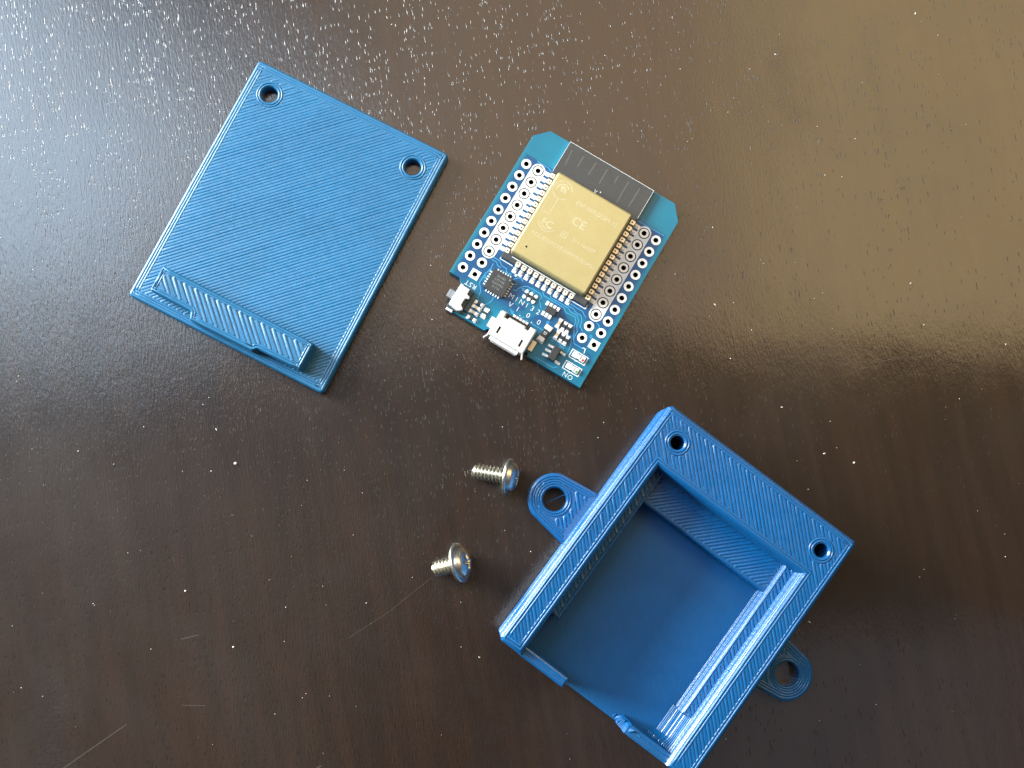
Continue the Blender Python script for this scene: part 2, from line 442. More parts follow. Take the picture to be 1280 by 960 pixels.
def text(body, size, x, y, z, rz, parent, mat, name='lettering', h=.02, sx=1.0, bold=0.0, spacing=1.0):
    cu = bpy.data.curves.new(name, 'FONT'); cu.body = body; cu.size = size * MM; cu.align_x = 'CENTER'; cu.align_y = 'CENTER'
    cu.extrude = h * MM / 2; cu.resolution_u = 3; cu.offset = bold * MM; cu.space_character = spacing
    tmp = bpy.data.objects.new('tmp_text', cu); COL.objects.link(tmp)
    dg = bpy.context.evaluated_depsgraph_get(); dg.update()
    me = bpy.data.meshes.new_from_object(tmp.evaluated_get(dg)); me.name = name
    bpy.data.objects.remove(tmp); bpy.data.curves.remove(cu)
    me.materials.clear()
    o = link(name, me, parent, mat); o.location = (x * MM, y * MM, z * MM); o.rotation_euler = (0, 0, rz); o.scale = (sx, 1, 1)
    return o

# ------------------------------------------------------------------ tabletop
bm = bmesh.new()
prism(bm, rect(-520, -420, 620, 460), -28, 0, bottom=True, ch=2)
top = build('tabletop', bm, None, M['wood'])
top['kind'] = 'structure'
top['label'] = 'glossy dark espresso wood tabletop with open grain'

# dust and lint lying on the wood, too many to count
bm = bmesh.new()
for i in range(300):
    x, y = random.uniform(-105, 105), random.uniform(-80, 80)
    s = random.choice([.04, .045, .05, .06, .075, .10]) * random.uniform(.7, 1.1)
    k = random.choice([1, 1, 1.6, 2.6]); a = random.uniform(0, pi)
    m = Matrix.Translation((x, y, s * .45)) @ Matrix.Rotation(a, 4, 'Z') @ Matrix.Diagonal((s * k, s, s * .7, 1))
    bmesh.ops.create_icosphere(bm, subdivisions=1, radius=1, matrix=m)
for (x, y, s) in ((-49.8, -14.6, .30), (63, -14.3, .2), (-58.0, -37.2, .2), (-49.3, -47.0, .2)):
    m = Matrix.Translation((x, y, s * .4)) @ Matrix.Diagonal((s, s * .8, s * .6, 1)); bmesh.ops.create_icosphere(bm, subdivisions=2, radius=1, matrix=m)
d = build('dust', bm, None, M['dust']); d['kind'] = 'stuff'; d['label'] = 'pale specks of dust scattered on the dark wood'
bm = bmesh.new()
for pth, w in (([(-86, -72), (-78, -67.5), (-67.5, -60.2)], .16), ([(-46, -73), (-38, -70), (-33.5, -67.5)], .2), ([(-29, -45.5), (-22, -41), (-14.5, -35)], .07),
               ([(66, 4), (72, 5.2), (78, 5.6)], .1), ([(-58.5, -45.6), (-55.5, -44.9)], .14), ([(-58, -57), (-54, -57.1)], .1), ([(60, 62), (62, 55), (62.5, 49)], .08)):
    ribbon(bm, pth, w, 0.0, .012)
s_ = build('scratch', bm, top, M['scratch']); s_['kind'] = 'stuff'

# ------------------------------------------------------------------ lid of the enclosure
lid = thing('flat_enclosure_cover', 'flat blue 3D-printed lid with two round holes and a raised notched bar', 'lid', (-40.63, 29.05, 0), -0.4667)
H1, H2 = (-14.85, 19.85), (14.95, 19.75)
outl = rnd([(-19.7, -24.85), (19.7, -24.95), (19.7, 24.9), (-19.7, 24.8)], .7)
bm = bmesh.new()
holes = [circ(*H1, 1.52, 28), circ(*H2, 1.52, 28)]
prism(bm, outl, 0, 2.0, holes, bottom=True, ch=.28, hch=.15, layers=.34)
plate = build('plate', bm, lid, M['lid'])
bm = bmesh.new()
for dd in (.40, .86, 1.32): bead(bm, densify(offset(ccw(outl), dd), 1.3), .48, .065, 2.0)
for hc in (H1, H2):
    for rr in (1.86, 2.30): bead(bm, [(a + random.uniform(-.05, .05), b + random.uniform(-.05, .05)) for a, b in circ(*hc, rr, 22)], .42, .13, 2.0)
fine(build('outline_bead', bm, lid, M['bead_lid'], True))
bm = bmesh.new(); infill(bm, outl, [circ(*H1, 2.6, 20), circ(*H2, 2.6, 20)], radians(45), .56, .56, .055, 2.0, 1.5)
fine(build('infill_line', bm, lid, M['bead_lid'], True))
blk = [(-15.45, -17.65), (-15.45, -22.45), (-7.25, -22.6), (-6.75, -24.0), (5.7, -23.95), (6.35, -23.2), (14.75, -23.15), (14.75, -17.85)]
blk = rnd(ccw(blk), .3, 3)
bm = bmesh.new()
prism(bm, blk, 1.9, 5.5, ch=.22, layers=.36)
bar = build('locking_bar', bm, lid, M['block'])
bm = bmesh.new()
for dd in (.34, .80): bead(bm, densify(offset(blk, dd), 1.4), .46, .11, 5.5)
fine(build('outline_bead', bm, bar, M['bead_lid'], True))
bm = bmesh.new(); infill(bm, blk, [], radians(135), .78, .66, .13, 5.5, .95)
fine(build('infill_line', bm, bar, M['bead_lid'], True))

# ------------------------------------------------------------------ case of the enclosure
case = thing('enclosure_case', 'open blue 3D-printed case with stepped walls and two round mounting ears', 'case', (28.06, -36.42, 0), -0.6425)
HT = 12.7
Cr = rnd([(-19.7, -24.7), (19.7, -24.7), (19.7, 24.55), (-19.7, 24.55)], .55)
C1, C2 = (-15.05, 19.95), (15.5, 19.9)
ch_ = [circ(*C1, 1.22, 24), circ(*C2, 1.22, 24)]
bm = bmesh.new()
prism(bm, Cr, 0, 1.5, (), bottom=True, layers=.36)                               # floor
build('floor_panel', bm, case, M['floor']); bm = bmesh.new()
def ring(z0, z1, inner, ch=0, holes=True):
    """U-shaped wall section: outer rectangle open at the front between the two ends of 'inner'"""
    xl, xr = inner[0][0], inner[-1][0]
    o = [(-19.7, 24.1), (-19.7, -24.2), (-19.25, -24.65), (xl, -24.65)] + inner[1:-1] + [(xr, -24.65), (19.25, -24.65), (19.7, -24.2), (19.7, 24.1), (19.25, 24.55), (-19.25, 24.55)]
    prism(bm, o, z0, z1, ch_ if holes else (), ch=ch, hch=.12 if ch else 0, layers=.46, amp=.17)
    return ccw(o)
ring(1.5, 6.1, [(-15.4, 0), (-15.4, -16.1), (-13.35, -16.1), (-13.35, 9.0), (13.35, 9.0), (13.35, -16.3), (15.2, -16.3), (15.2, 0)])
ring(6.1, 7.9, [(-15.4, 0), (-15.4, -16.1), (-13.35, -16.1), (-13.35, 14.85), (13.35, 14.85), (13.35, -16.3), (15.2, -16.3), (15.2, 0)])
rim = ring(7.9, HT, [(-15.4, 0), (-15.4, 14.85), (15.2, 14.85), (15.2, 0)], ch=.35)
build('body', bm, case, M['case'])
bm = bmesh.new()
rim2 = offset(rim, .22)
for dd in (.50, .98): bead(bm, densify(offset(rim, dd), 1.3), .46, .09, HT)
for hc in (C1, C2):
    for rr in (1.6, 2.05): bead(bm, [(a + random.uniform(-.05, .05), b + random.uniform(-.05, .05)) for a, b in circ(*hc, rr, 20)], .42, .13, HT)
# ledge outlines
bead(bm, densify([(13.62, 14.6), (13.62, -16.0)], 2, False), .4, .10, 7.9, False)
bead(bm, densify([(-13.62, 14.6), (-13.62, -15.8)], 2, False), .4, .10, 7.9, False)
bead(bm, densify([(-13.1, 9.25), (13.1, 9.25)], 2, False), .4, .10, 6.1, False)
fine(build('outline_bead', bm, case, M['bead'], True))
bm = bmesh.new(); infill(bm, rim, [circ(*C1, 2.4, 20), circ(*C2, 2.4, 20)], radians(135), .62, .56, .065, HT, 1.15)
infill(bm, rect(-12.9, 9.5, 12.9, 14.9), [], radians(45), .6, .55, .08, 6.1)
infill(bm, rect(13.8, -16, 15.2, 14.8), [], radians(135), .7, .6, .09, 7.9); infill(bm, rect(-15.3, -15.9, -13.9, 14.8), [], radians(135), .7, .6, .09, 7.9)
fine(build('infill_line', bm, case, M['bead'], True))
# front wall, left of the socket opening
bm = bmesh.new()
fw = rnd([(-15.6, -24.9), (-6.3, -24.95), (-6.3, -23.2), (-15.6, -23.2)], .25, 3)
prism(bm, fw, 1.5, 11.2, ch=.3, layers=.40, amp=.09)
build('front_wall', bm, case, M['case'])
bm = bmesh.new()
for yy in (-24.5, -23.6): bead(bm, densify([(-15.2, yy), (-6.6, yy)], 1.5, False), .4, .1, 11.2, False)
fine(build('outline_bead', bm, case, M['bead'], True))
# front wall, right of the socket opening, with a scarred leaning end
bm = bmesh.new()
n_ = 16; pz = [1.5 + (10.9 - 1.5) * i / n_ for i in range(n_ + 1)]
def fr(z, g=0): u = 6.2 + .35 * sin(z * 1.1) * .3 + .5 * ((z - 1.5) / 9.4); return [(u + g, -24.78 + g), (15.3, -24.78 + g), (15.3, -23.0 - g), (u + .35 + g, -23.0 - g), (u + g, -23.4)]
for i in range(n_):
    for (ga, za), (gb, zb) in (((0, pz[i]), (-.09, pz[i] + .29)), ((-.09, pz[i] + .29), (0, pz[i + 1]))): wall(bm, fr(pz[i], ga), za, fr(pz[i], gb), zb)
cap(bm, fr(pz[-1]), [], 10.9)
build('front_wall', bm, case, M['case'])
bm = bmesh.new()
def burr(x, y, z, dx, dy, h, r):
    ring_ = [[bm.verts.new((x + dx * f + r * (1 - f) * cos(a), y + dy * f + r * 1.3 * (1 - f) * sin(a), z + h * f)) for a in [i * 2 * pi / 8 for i in range(8)]] for f in (0, .35, .7)]
    tip = bm.verts.new((x + dx, y + dy, z + h))
    for a, b in zip(ring_, ring_[1:]):
        for i in range(8): bm.faces.new((a[i], a[(i + 1) % 8], b[(i + 1) % 8], b[i]))
    for i in range(8): bm.faces.new((ring_[-1][i], ring_[-1][(i + 1) % 8], tip))
burr(6.2, -24.1, 1.4, .55, 1.1, 1.6, .55); burr(6.9, -24.2, 10.6, .8, .9, .9, .5); burr(8.0, -23.9, 10.7, 1.2, .2, .35, .4); burr(6.35, -24.5, 4.2, -.5, .5, .9, .35); burr(6.6, -23.6, 7.0, -.55, .6, .8, .38); burr(5.6, -24.3, 1.4, -.2, .9, .7, .35)
build('scarred_burr', bm, case, M['bead'])
bm = bmesh.new()
for yy in (-24.4, -23.5): bead(bm, densify([(7.3, yy), (15.0, yy)], 1.5, False), .45, .1, 10.9, False)
fine(build('outline_bead', bm, case, M['bead'], True))
# stepped fillet below the right wall, printed as a fan of contour steps
bm = bmesh.new()
N = 13
for k in range(N):
    z0 = 1.4 + k * .55; u = 12.9 + k * .18; q = 1 - k / N
    pl = [(15.3, -16.35), (u, -16.35), (u, -20.9 - .6 * q), (u - .25 * q, -21.7), (u - .9 * q, -22.5), (u - .9 * q, -23.2), (15.3, -23.2)]
    prism(bm, pl, z0, z0 + .55, layers=.55, amp=.14)
build('stepped_fillet', bm, case, M['bead'])
# mounting ears
def ear(s):
    c = 25.65; R0 = 4.65
    pts = [(19.5, 5.5)]
    for i in range(26): 
        a = radians(72) - radians(144) * i / 25
        pts.append((c + R0 * cos(a), R0 * sin(a)))
    pts.append((19.5, -5.5))
    pts = [(s * a, b) for a, b in pts]
    bm = bmesh.new()
    hol = circ(s * c, 0, 2.12, 30)
    # a wobbly, hand-filed looking edge of stacked layers
    prism(bm, pts, 0, 3.0, [hol], bottom=True, ch=.22, hch=.18, layers=.36)
    e = build('mounting_ear', bm, case, M['case'])
    bm = bmesh.new()
    arc = [p for p in offset(ccw(pts), .42)]
    arc = [p for p in arc if abs(p[0]) > 19.9]
    if s < 0: arc = sorted(arc, key=lambda p: atan2(p[1], -(p[0] + 19)))
    else: arc = sorted(arc, key=lambda p: atan2(p[1], p[0] - 19))
    for dd in (0, .46, .92):
        q = [(s * c + (p[0] - s * c) * (1 - dd / 4.3), p[1] * (1 - dd / 4.3)) for p in arc]
        bead(bm, q, .44, .10, 3.0, False)
    for rr in (2.45, 2.9): bead(bm, circ(s * c, 0, rr, 28), .42, .11, 3.0)
    infill(bm, pts, [circ(s * c, 0, 3.5, 20)], radians(135), .7, .6, .09, 3.0, 1.6)
    fine(build('outline_bead', bm, e, M['bead'], True))
ear(-1); ear(1)
# thread of plastic stringing
bm = bmesh.new()
def hair(p, q, r=.05):
    d_ = Vector(q) - Vector(p); m = Matrix.Translation((Vector(p) + Vector(q)) / 2) @ d_.to_track_quat('Z', 'Y').to_matrix().to_4x4()
    bmesh.ops.create_cone(bm, segments=5, radius1=r, radius2=r, depth=d_.length, matrix=m)
hair((-26.9, -1.9, 1.4), (-24.6, 1.9, 2.0), .05)
hair((-13.6, -15.9, 7.8), (-12.6, -17.3, 5.2), .05); hair((-13.4, -15.9, 8.3), (-13.9, -17.2, 8.1), .06)
build('plastic_string', bm, case, M['bead'])

# ------------------------------------------------------------------ microcontroller board
board = thing('circuit_board', 'small blue microcontroller board with a gold-shielded wireless module and micro USB socket', 'circuit board', (8.78, 24.03, 0), -0.5354)
ZB = 1.6
po = [(-15.65, 16.75), (-13.3, 19.25), (13.55, 19.35), (15.85, 16.6), (15.75, -19.55), (4.6, -19.55), (4.3, -18.9), (-4.3, -18.9), (-4.7, -19.5), (-12.75, -19.5), (-12.75, -14.3), (-13.5, -13.4), (-15.65, -13.4)]
holesL = [(-13.97, 11.43 - 2.54 * i) for i in range(10)]; holesR = [(13.97, 11.43 - 2.54 * i) for i in range(10)]
holesLI = [(-11.43, 11.43 - 2.54 * i) for i in range(10)]; holesRI = [(11.43, 11.43 - 2.54 * i) for i in range(10)]
allh = holesL + holesR + holesLI + holesRI
bm = bmesh.new()
prism(bm, po, 0, ZB, [circ(x, y, .50, 14) for x, y in allh], bottom=True, ch=.05)
sub = build('substrate', bm, board, M['pcb'])
# dark liner puts the shade inside the plated holes into colour
bm = bmesh.new()
for x, y in allh: wall(bm, circ(x, y, .485, 12), .02, circ(x, y, .485, 12), ZB + .01, True)
fine(build('hole_shade', bm, board, M['gap']))
# edge of the laminate, a hair lighter than the mask
bm = bmesh.new()
def annulus(r0, r1, n=24, sq=False):
    b = bmesh.new()
    if sq: 
        prism(b, rect(-r1, -r1, r1, r1), 0, .04, [circ(0, 0, r0, 20)])
    else: prism(b, circ(0, 0, r1, n), 0, .04, [circ(0, 0, r0, n)])
    return b
pad = build('solder_pad', annulus(.47, .93), board, M['tin']); pad_in = build('solder_pad', annulus(.47, .88), board, M['tin']); pad_sq = build('solder_pad', annulus(.47, .90, sq=True), board, M['tin'])
used = set()
def putpad(src, x, y):
    o = src if src.name not in used else again(src, board)
    used.add(src.name); o.location = (x * MM, y * MM, (ZB + .004) * MM)
for i in range(10): putpad(pad, *holesL[i])
for i in range(9): putpad(pad, *holesR[i])
putpad(pad_sq, *holesR[9]); putpad(pad_sq, *holesLI[9]); putpad(pad, *holesLI[8]); putpad(pad, *holesRI[8]); putpad(pad, *holesRI[9])
for i in range(8): putpad(pad_in, *holesLI[i]); putpad(pad_in, *holesRI[i])
bm.free()
# white printed sleeves round the inner rows
for hs in (holesLI, holesRI):
    x = hs[0][0]; y0, y1 = hs[0][1], hs[7][1]
    w = 1.34
    st = [(x + w * cos(a), y0 + w * sin(a)) for a in [pi * i / 14 for i in range(15)]] + [(x + w * cos(a), y1 + w * sin(a)) for a in [pi + pi * i / 14 for i in range(15)]]
    bm = bmesh.new(); prism(bm, st, ZB, ZB + .016, [circ(x, y, 1.06, 26) for x, y in hs[:8]])
    # dark rings printed round each pad
    build('printed_sleeve', bm, board, M['silk'])
    bm = bmesh.new()
    for hx, hy in hs[:8]: prism(bm, circ(hx, hy, 1.07, 26), ZB, ZB + .010, [circ(hx, hy, .86, 26)])
    build('sleeve_gap', bm, board, M['gap'])
# copper traces seen through the mask
TR = [[(-4.07, -10.24), (-3.39, -10.19), (-3.21, -9.5), (-2.73, -8.8), (-2.0, -8.37), (.08, -8.3), (.93, -8.4), (1.24, -8.8), (1.13, -9.4), (2.21, -10.6)],
      [(.84, -7.75), (1.48, -8.3), (5.75, -8.35), (6.51, -8.9), (8.42, -8.75), (9.03, -9.6), (9.0, -10.2), (9.77, -11.6), (9.84, -12.0)],
      [(2.4, -7.62), (2.77, -7.95), (6.49, -7.95), (7.12, -8.35), (8.5, -8.3), (9.4, -9.1), (9.4, -9.9), (10.1, -10.9), (10.1, -12.3), (10.75, -13.1), (12.5, -13.1)],
      [(5.6, -7.6), (7.35, -7.6), (8.21, -7.95), (9.19, -7.95), (9.85, -8.8), (9.99, -9.75), (10.94, -10.4)],
      [(6.2, -7.1), (9.05, -7.15), (9.61, -7.55), (10.2, -7.8)], [(12.3, -7.67), (12.9, -7.79), (13.3, -8.3)],
      [(8.8, -12.3), (9.5, -12.3), (10.1, -13.0), (10.45, -14.5), (10.4, -16.2)], [(-10.2, -7.4), (-9.2, -7.4), (-8.6, -7.9), (-8.0, -7.9)],
      [(-10.3, -6.9), (-8.8, -6.9), (-8.1, -7.5), (-7.0, -7.5), (-6.6, -8.3)], [(-9.6, -7.9), (-9.4, -9.3), (-9.9, -10.2), (-9.9, -12.3), (-8.9, -13.6), (-8.7, -15.0)],
      [(-6.3, -13.2), (-6.3, -14.3), (-6.9, -15.3), (-6.9, -16.1)], [(-12.5, 12.95), (-10.0, 12.9), (-9.2, 12.5)], [(9.2, 12.9), (14.9, 12.95)],
      [(-3.2, -8.0), (-3.9, -7.6), (-4.4, -8.0), (-4.9, -8.6)], [(1.9, -13.9), (4.6, -13.9), (5.0, -14.6)], [(-2.6, -13.6), (-1.6, -14.2), (-.4, -14.2), (.4, -13.6)],
      [(6.2, -14.5), (6.8, -13.9), (8.7, -14.6), (9.6, -14.9)], [(5.9, -18.9), (9.6, -18.9), (10.3, -18.3)], [(-5.2, -9.0), (-4.4, -9.4), (-3.8, -9.0)]]
for p in TR:
    bm = bmesh.new(); ribbon(bm, p, .14, ZB, .012); build('copper_trace', bm, board, M['trace'])
bm = bmesh.new(); prism(bm, circ(0, 0, .27, 14), 0, .012, [circ(0, 0, .14, 14)]); via = build('via_ring', bm, board, M['trace'])
VI = [(-6.65, -18.79), (-9.44, -9.35), (-9.7, -10.86), (-2.45, -9.25), (-1.5, -8.85), (-.5, -8.8), (12.68, -10.4), (8.9, -15.1), (4.6, -12.2), (-6.6, -8.2), (-5.9, -8.1), (.6, -9.1), (1.2, -14.0), (-1.9, -13.9), (7.0, -14.6)]
for i, (x, y) in enumerate(VI):
    o = via if i == 0 else again(via, board)
    o.location = (x * MM, y * MM, (ZB + .001) * MM)

# ---- wireless module
bm = bmesh.new(); prism(bm, rect(-8.95, -6.2, 8.9, 19.0), ZB + .03, ZB + .83, ch=.04)
module = build('wireless_module', bm, board, M['black_pcb'])
ZM = ZB + .83
bm = bmesh.new()
for p, w in (([(-8.98, 12.6), (-8.98, 19.12), (8.97, 19.12), (8.97, 12.9)], .07), ([(-8.9, -5.2), (-8.95, -6.5), (-6.3, -6.5)], .16), ([(6.2, -6.5), (9.2, -6.5), (9.2, -5.6)], .16)):
    ribbon(bm, p, w, ZB, .016 if p[0][1] < 0 else .86)
build('outline_print', bm, board, M['silk'])
ant = [[(-7.9, 17.9), (-7.65, 14.8)], [(-5.5, 18.0), (-5.5, 15.6)], [(-2.9, 18.1), (-3.0, 15.4)], [(-.5, 18.1), (-.4, 15.0)], [(1.85, 18.1), (1.95, 16.5)], [(4.1, 18.1), (4.15, 13.6)], [(6.5, 18.1), (6.45, 14.0)]]
for p in ant:
    bm = bmesh.new(); ribbon(bm, p, .24, ZM, .014); build('antenna_trace', bm, module, M['antenna'])
for a, b, yy in ():
    bm = bmesh.new(); ribbon(bm, [(a + .12, yy - .1), (b - .12, yy - .1)], .18, ZM, .012); build('antenna_trace', bm, module, M['antenna'])
text('V', 1.0, -.25, 13.3, ZM + .01, 0, module, M['silk'], 'arrow_mark'); 
bm = bmesh.new(); prism(bm, circ(.6, 13.7, .13, 10), ZM, ZM + .02); build('dot_mark', bm, module, M['silk'])
# castellated pins and the pads they are soldered to
bm = bmesh.new(); prism(bm, [(-.45, -.42), (.35, -.42), (.45, -.2), (.45, .2), (.35, .42), (-.45, .42)], -.78, .03, [circ(-.12, 0, .17, 10)]); cast = build('module_pin', bm, board, M['gold'])
bm = bmesh.new(); prism(bm, rect(-.55, -.40, .55, .40), 0, .05, ch=.03)
bmesh.ops.create_uvsphere(bm, u_segments=10, v_segments=6, radius=.36, matrix=Matrix.Translation((-.2, 0, .03)) @ Matrix.Diagonal((1.1, .95, .6, 1)))
spad = build('pin_pad', bm, board, M['tin'])
pins = []
for i in range(14):
    y = 11.75 - 1.262 * i
    pins += [(-8.62, y, pi, -9.72, y), (8.62, y + .1, 0, 9.7, y + .1)]
for i in range(10): x = -5.55 + 1.262 * i; pins.append((x, -5.92, -pi / 2, x, -7.0))
for k, (x, y, r, px_, py_) in enumerate(pins):
    a = cast if k == 0 else again(cast, board); a.location = (x * MM, y * MM, ZM * MM); a.rotation_euler = (0, 0, r)
    b = spad if k == 0 else again(spad, board); b.location = (px_ * MM, py_ * MM, (ZB + .002) * MM); b.rotation_euler = (0, 0, r)
# shield can
so = rnd(rect(-7.85, -4.85, 7.9, 12.45), .55, 5)
ZS = ZM + 2.25
bm = bmesh.new()
prism(bm, ccw(so), ZM + .02, ZS, [circ(-5.75, -2.75, .20, 12)], ch=.35)
shield = build('shield_can', bm, board, M['shield'])
bm = bmesh.new(); prism(bm, circ(-5.75, -2.75, .23, 12), ZS - .5, ZS - .45); build('vent_hole', bm, shield, M['socket_dark'])
bm = bmesh.new()
ribbon(bm, [(-7.2, -5.28), (6.3, -5.28)], .14, ZM, .25)
build('shield_foot', bm, board, M['tin'])
et = dict(parent=shield, mat=M['etch'], h=.012)
text('ESP-WROOM-32', 1.15, 2.2, 9.1, ZS + .004, 0, spacing=1.05, bold=-.005, **et)
text('CE', 2.3, .3, 5.9, ZS + .004, 0, name='conformity_mark', **et)
text('R', .9, -1.0, 2.75, ZS + .004, 0, name='conformity_mark', **et)
text('211-161007', 1.0, 3.1, 2.75, ZS + .004, 0, bold=-.005, **et)
text('FCC ID:2AC7Z-ESPWROOM32', 1.0, .3, .15, ZS + .004, 0, bold=-.005, **et)
text('FC', 1.9, -4.7, 2.9, ZS + .004, 0, name='conformity_mark', **et)
bm = bmesh.new(); prism(bm, rnd(rect(-1.6, 2.15, -.4, 3.35), .1), ZS, ZS + .012, [rect(-1.5, 2.25, -.5, 3.25)])
# ring-and-swirl maker mark and rounded wifi badge, engraved
for rr, a0, a1 in ((1.75, 20, 330), (1.15, 40, 200), (.65, -40, 160), (.3, 0, 340)):
    ribbon(bm, [(-5.4 + rr * cos(radians(a)), 9.7 + rr * sin(radians(a))) for a in range(a0, a1 + 1, 12)], .2 if rr < 1.7 else .13, ZS, .012)
ribbon(bm, [(-6.9, 7.6), (-6.9, 4.6)], .1, ZS, .012); ribbon(bm, [(-5.3, 7.9), (-5.3, 4.6)], .13, ZS, .012)
ribbon(bm, [(-6.9 + .1, 4.55), (-5.3, 4.55)], .1, ZS, .012)
for rr in (1.5, 1.0): ribbon(bm, [(-4.6 + rr * 1.15 * cos(radians(a)), 3.0 + rr * sin(radians(a))) for a in range(200, 345, 12)], .12, ZS, .012)
build('etched_logo', bm, shield, M['etch'])

# ---- square interface chip
cxm, cym = -6.85, -10.75
bm = bmesh.new(); box(bm, cxm - 2.0, cym - 2.0, ZB + .05, cxm + 2.0, cym + 2.0, ZB + .95, .05)
chip = build('interface_chip', bm, board, M['black'])
for j, s in enumerate(('SILABS', 'CP2104', '02AYMD', 'F1734')): text(s, .62, cxm, cym + 1.1 - .72 * j, ZB + .955, -pi / 2 + pi / 2, chip, M['ink'], h=.01)
bm = bmesh.new(); prism(bm, circ(cxm + 1.55, cym + 1.5, .16, 10), ZB + .95, ZB + .96); build('dot_mark', bm, chip, M['ink'])
bm = bmesh.new(); prism(bm, rect(-.24, -.13, .24, .13), 0, .12, ch=.02); lead = build('chip_lead', bm, board, M['tin'])
k = 0
def putlead(src, x, y, r, z=ZB + .003):
    o = src if ('l', src.name) not in used else again(src, board)
    used.add(('l', src.name)); o.location = (x * MM, y * MM, z * MM); o.rotation_euler = (0, 0, r)
for i in range(6):
    t_ = -1.3 + .52 * i
    for x, y, r in ((cxm - 2.18, cym + t_, 0), (cxm + 2.18, cym + t_, 0), (cxm + t_, cym - 2.18, pi / 2), (cxm + t_, cym + 2.18, pi / 2)): putlead(lead, x, y, r)
# ---- six-legged and eight-legged parts
bm = bmesh.new(); prism(bm, [(-.34, -.34), (.34, -.34), (.34, .1), (.12, .36), (-.12, .36), (-.34, .1)], 0, .22, ch=.04); leg = build('chip_lead', bm, board, M['tin'])
for i in range(3):
    putlead(leg, -1.62 + .96 * i, -9.25, 0); putlead(leg, -1.55 + .95 * i, -10.35, pi)
bm = bmesh.new()
for i in range(2): box(bm, -1.5 + 1.0 * i, -10.1, ZB + .03, -.95 + 1.1 * i, -9.5, ZB + .5, .04)
build('transistor_array', bm, board, M['black'])
bm = bmesh.new(); box(bm, 2.95, -10.75, ZB + .03, 4.95, -9.55, ZB + 1.0, .06); build('regulator_chip', bm, board, M['black'])
bm = bmesh.new(); prism(bm, rect(-.27, -.42, .27, .42), 0, .25, ch=.05); leg2 = build('chip_lead', bm, board, M['tin'])
for x in (2.75, 3.5, 4.25, 5.0): putlead(leg2, x, -9.2, 0)
for x in (3.0, 3.7, 4.4): putlead(leg2, x, -11.2, 0)
# ---- ceramic parts with white ends
def chip_part(x, y, w, l, h, rz, mat, name='ceramic_capacitor', e=.28):
    bm = bmesh.new(); box(bm, -w / 2 + .03, -l / 2 + e * l, 0, w / 2 - .03, l / 2 - e * l, h * .96, .03)
    o = build(name, bm, board, mat); o.location = (x * MM, y * MM, (ZB + .03) * MM); o.rotation_euler = (0, 0, rz)
    bm = bmesh.new()
    for s in (-1, 1): 
        yc = s * (l / 2 - e * l / 2); box(bm, -w / 2, yc - e * l / 2, 0, w / 2, yc + e * l / 2, h, .05)
        prism(bm, rect(-w / 2 - .1, yc + s * .25 - e * l / 2, w / 2 + .1, yc + s * .25 + e * l / 2), -.02, .1, ch=.03)
    build('end_cap', bm, o, M['tin'])
    return o
for x, y, mt in ((6.45, -11.3, 'ceramic'), (7.5, -11.35, 'black'), (8.45, -11.35, 'black'), (7.2, -13.35, 'ceramic'), (8.2, -13.35, 'black'), (9.15, -13.4, 'black')):
    chip_part(x - .0, y, .62, 1.5, .6 if mt == 'ceramic' else .4, 0, M[mt], 'ceramic_capacitor' if mt == 'ceramic' else 'chip_resistor')
for x, y, r, mt in ((-7.95, -15.75, pi / 2, 'black'), (-8.0, -16.65, pi / 2, 'ceramic'), (-8.0, -17.7, pi / 2, 'ceramic'), (-7.75, -18.85, pi / 2, 'black')):
    chip_part(x, y, .6, 1.5, .55, r, M[mt], 'ceramic_capacitor' if mt == 'ceramic' else 'chip_resistor')
chip_part(-6.15, -16.7, .8, 1.65, .35, 0, M['black'], 'chip_resistor', e=.36)
o = chip_part(5.15, -14.4, 1.25, 3.2, 1.0, -.08, M['black'], 'protection_diode', e=.26)
text('D', .8, 5.15, -14.35, ZB + 1.0, -pi / 2, board, M['silk'], h=.02)
# regulator with five legs
bm = bmesh.new(); box(bm, 7.85, -18.0, ZB + .1, 9.2, -15.25, ZB + 1.15, .12); build('voltage_regulator', bm, board, M['black'])
bm = bmesh.new()
prism(bm, rect(-.55, -.24, .55, .24), 0, .22, ch=.05); box(bm, .15, -.2, .1, .6, .2, .6, .06); leg3 = build('regulator_leg', bm, board, M['tin'])
for x, y, r in ((7.3, -15.75, 0), (7.25, -16.7, 0), (7.2, -17.7, 0), (9.85, -15.8, pi), (9.85, -17.75, pi)): putlead(leg3, x, y, r)
# status lamps in printed frames
for (x, y, mt) in ((12.65, -14.85, 'led_red'), (12.7, -17.25, 'led_green')):
    bm = bmesh.new()
    w, h = 1.72, .86
    fr = [(-w, -h + .25), (-w + .1, -h), (-.4, -h), (-.2, -h - .12), (.4, -h), (w, -h), (w, h), (-w, h)]
    prism(bm, fr, 0, .016, [rect(-w + .18, -h + .18, w - .18, h - .18)])
    f = build('printed_frame', bm, board, M['silk']); f.location = (x * MM, y * MM, (ZB + .001) * MM)
    bm = bmesh.new(); box(bm, -1.25, -.5, .0, -.25, .5, .5, .08); box(bm, .35, -.5, 0, 1.3, .5, .5, .08); box(bm, -.3, -.42, 0, .4, .42, .62, .1)
    L = build('status_led', bm, board, M['led']); L.location = (x * MM, y * MM, (ZB + .02) * MM)
    bm = bmesh.new(); box(bm, .75, -.42, .5, 1.15, .05, .52, 0); q = build('colour_mark', bm, L, M[mt])
text('ON', 1.25, 12.7, -18.8, ZB + .01, pi, board, M['silk'], bold=-.005, spacing=1.1)
text('RST', 1.3, -11.1, -13.45, ZB + .01, pi, board, M['silk'], bold=-.01, spacing=1.15)
